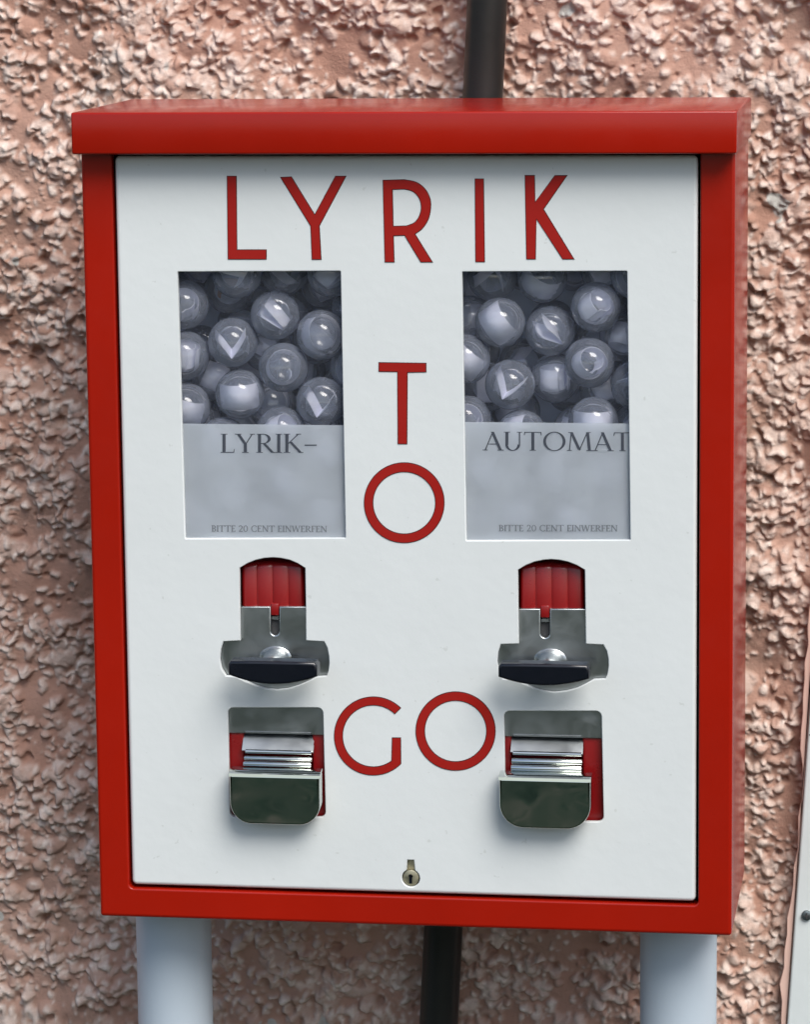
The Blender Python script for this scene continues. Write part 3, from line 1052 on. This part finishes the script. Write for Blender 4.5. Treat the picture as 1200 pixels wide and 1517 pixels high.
mm_ = 0.001
SH = shell_mesh()
PAPER = {
    'v': sheet(catmull([(-11 * mm_, -5 * mm_), (-5.2 * mm_, 1.7 * mm_), (0.0 * mm_, 9 * mm_)], 4) + catmull([(0.6 * mm_, 9 * mm_), (4.2 * mm_, 1 * mm_), (7 * mm_, -8.5 * mm_)], 4), 0.0095, bend=0.0010),
    'roll': sheet(arc(0, 0, 9 * mm_, 8.2 * mm_, -30, 285, 26) + arc(0, 0.4 * mm_, 6.2 * mm_, 6 * mm_, 300, 400, 8), 0.0135),
    'wide': sheet(arc(0, 1 * mm_, 12.3 * mm_, 11.2 * mm_, 195, 345, 18), 0.0155, bend=-0.0006),
    'fan': sheet(catmull([(-9.5 * mm_, -4.2 * mm_), (0, -2.6 * mm_), (8.6 * mm_, -0.4 * mm_), (9.2 * mm_, 0.2 * mm_), (8.4 * mm_, 0.8 * mm_), (0, 2.2 * mm_), (-9.5 * mm_, 3.6 * mm_)], 4), 0.0135, bend=0.0008),
    'curl': sheet(arc(0, 0, 10.2 * mm_, 10.2 * mm_, 60, 250, 20) + arc(-1.3 * mm_, -5 * mm_, 5.2 * mm_, 5 * mm_, 255, 400, 12), 0.0085),
    'tan': sheet(arc(0, 0, 7 * mm_, 6 * mm_, 20, 200, 12), 0.010, mat='tan_reflection'),  # added curved sheet standing in for a brown reflection
}
DESC = {'v': 'a white slip folded into a V', 'roll': 'a rolled white paper slip', 'wide': 'a broad bright white curved paper', 'fan': 'a white slip folded in half',
        'curl': 'a thin curled white paper strip', 'tan': 'an orange brown painted reflection'}
# (photo u, v, depth hint, paper, turn x, y, z in degrees)
SEEN = [[
    (273, 460, 0, 'roll', 60, 25, 0), (346, 428, 2.0, 'tan', 20, 0, 40), (410, 461, 0.5, 'fan', -62, 40, 12), (477, 497, 0.5, 'wide', 60, 70, 0),
    (348, 508, 0, 'v', -58, 6, 14), (420, 540, 0, 'curl', 70, 0, 20), (278, 536, 0, 'roll', 20, 10, 0), (355, 588, 0, 'wide', 6, -2, 4),
    (471, 597, 0, 'v', -64, 18, -6), (281, 610, 0, 'wide', 10, 18, 0), (417, 636, 0.2, 'roll', 30, 60, 0), (478, 430, 2.2, 'roll', 0, 70, 20),
    (318, 655, 0.1, 'wide', 0, 20, 0), (380, 672, 0.6, 'v', 70, 90, 0), (470, 672, 0.1, 'roll', 0, 40, 30), (430, 712, 0.1, 'wide', 0, 60, 0),
    (345, 726, 0.1, 'roll', 30, 0, 0), (282, 690, 0.3, 'v', 60, 40, 0), (480, 752, 0.3, 'wide', 0, 10, 0), (395, 782, 0.1, 'wide', 10, 0, 20), (300, 770, 0.2, 'fan', 0, 30, 0),
], [
    (734, 488, 0, 'wide', 10, 55, 0), (811, 490, 0.6, 'fan', -45, 25, 50), (883, 455, 0, 'roll', 35, 50, 0), (872, 541, 0, 'roll', 70, 30, 20),
    (738, 568, 0, 'v', -66, 30, 0), (812, 566, 0.4, 'roll', 8, 0, 0), (875, 627, 0, 'wide', 4, 0, 0), (776, 633, 0, 'wide', 25, 75, 0),
    (727, 416, 2.0, 'v', 40, 0, 0), (802, 412, 1.0, 'wide', 40, 30, 0), (943, 571, 0.4, 'v', 70, 30, 0), (672, 540, 0.2, 'wide', 0, 40, 0),
    (692, 622, 0.4, 'roll', 60, 40, 0), (925, 500, 1.6, 'roll', 0, 30, 60), (720, 690, 0.2, 'wide', 0, 30, 0), (815, 690, 0.2, 'wide', 10, 80, 0),
    (905, 705, 0.1, 'roll', 30, 20, 0), (765, 755, 0.1, 'roll', 0, 0, 0), (850, 765, 0.1, 'wide', 0, 15, 0), (930, 780, 0.3, 'v', 60, 0, 0), (700, 770, 0.4, 'fan', 40, 0, 0),
]]


def pack(k):
    x0, x1, y0, y1, z0, z1 = HOP[k]
    rg = np.random.default_rng(40 + k)
    fy = y0 + CR + 0.0004
    tg = []
    for u, v, dpt, *_ in SEEN[k]:
        yy = fy + dpt * CR
        x, z = bp(u, v, yy)
        tg.append((x, yy, z))
    nb = 34
    tg = np.array(tg)
    back = np.stack([rg.uniform(x0 + CR, x1 - CR, nb), rg.uniform(fy + 1.5 * CR, y1 - CR, nb), rg.uniform(z0 + CR, z1 - CR, nb)], -1)
    Pn = np.concatenate([tg, back])
    nf = len(tg)
    wgt = np.r_[np.full(nf, 1.0), np.full(nb, 6.0)]
    lo, hi = np.array([x0, y0, z0]) + CR, np.array([x1, y1, z1]) - CR
    for it in range(900):
        if it < 700:
            Pn[:nf] += (tg - Pn[:nf]) * 0.05 * np.array([1, .25, 1])
        dv = Pn[:, None] - Pn[None]
        ds = np.linalg.norm(dv, axis=-1) + np.eye(len(Pn))
        ov = np.clip(2 * CR - ds, 0, None)
        np.fill_diagonal(ov, 0)
        share = wgt[:, None] / (wgt[:, None] + wgt[None])
        Pn = Pn + (dv / ds[..., None] * (ov * share * 0.7)[..., None]).sum(1)
        Pn = np.clip(Pn, lo, hi)
        if it == 450:                    # drop back capsules that found no room
            ov2 = ov[nf:].max(1)
            keep = np.r_[np.ones(nf, bool), ov2 < 0.0022]
            Pn, wgt = Pn[keep], wgt[keep]
    return Pn, nf


NAMED = [[
    'clear capsule with rolled paper at the LYRIK- window edge, topmost of three edge capsules',
    'dim capsule with a painted brown reflection, under the top edge of the LYRIK- window',
    'clear capsule with a white slip folded in half, high in the LYRIK- window',
    'clear capsule with a crescent of white paper at the LYRIK- window edge',
    'clear capsule with a V-folded slip resting above the broad white paper capsule, LYRIK- window',
    'clear capsule with a thin curled strip forming a ring, in the LYRIK- window',
    'clear capsule with a rolled paper at the LYRIK- window edge, between two other edge capsules',
    'clear capsule filled by a broad bright white paper band, wholly visible in the LYRIK- window',
    'clear capsule with a V-folded slip at the window edge just above the hyphen of LYRIK-',
    'clear capsule with broad white paper cut by the LYRIK- window edge just above the label',
    'clear capsule half hidden by the top of the LYRIK- label, below the curled strip capsule',
    'dim shaded capsule in the top corner of the LYRIK- window above the paper crescent',
], [
    'clear capsule with a broad tilted white paper in the AUTOMAT window',
    'clear capsule with a white slip folded in half in the AUTOMAT window',
    'clear capsule with a tilted open paper roll high in the AUTOMAT window',
    'clear capsule with a paper roll seen end-on in the AUTOMAT window',
    'clear capsule with a V-folded slip in the AUTOMAT window',
    'clear capsule with an upright paper roll, between V slip and end-on roll, AUTOMAT window',
    'clear capsule with broad white paper, half hidden by the label above the M of AUTOMAT',
    'clear capsule half hidden by the label above the U of AUTOMAT',
    'dim shaded capsule in the top corner of the AUTOMAT window above the tilted broad paper',
    'dim capsule with broad white paper under the top edge of the AUTOMAT window',
    'clear capsule cut by the AUTOMAT window edge beside the end-on paper roll',
    'clear capsule with broad white paper cut by the AUTOMAT window edge above the V slip',
    'clear capsule with a rolled paper in the corner where the AUTOMAT label begins',
    'dim capsule at the AUTOMAT window edge between the two open paper rolls',
]]
rk = random.Random(9)
marks = ['LYRIK-', 'AUTOMAT']
for k in (0, 1):
    pos, nf = pack(k)
    for i, p in enumerate(pos):
        if i < nf:
            kind, rx, ry, rz = SEEN[k][i][3:]
        else:
            kind, rx, ry, rz = rk.choice(['v', 'roll', 'wide', 'fan']), rk.uniform(0, 180), rk.uniform(0, 180), rk.uniform(0, 180)
        root = empty('plastic_capsule', (p[0], p[1], p[2] + Z0))
        root.rotation_euler = (R(rx), R(ry), R(rz))
        link(bpy.data.objects.new('shell', SH), root)
        link(bpy.data.objects.new('paper_slip', PAPER[kind]), root)
        if i < len(NAMED[k]):
            tag(root, NAMED[k][i], 'capsule', f'capsules in the {marks[k]} window')
        elif i < nf:
            tag(root, f'clear capsule blurred behind the frosted label marked {marks[k]}', 'capsule', f'capsules behind the frosted {marks[k]} label')
        else:
            tag(root, f'dim clear capsule in the back rows of the {marks[k]} window, behind the front ones', 'capsule', f'back row capsules of the {marks[k]} window')
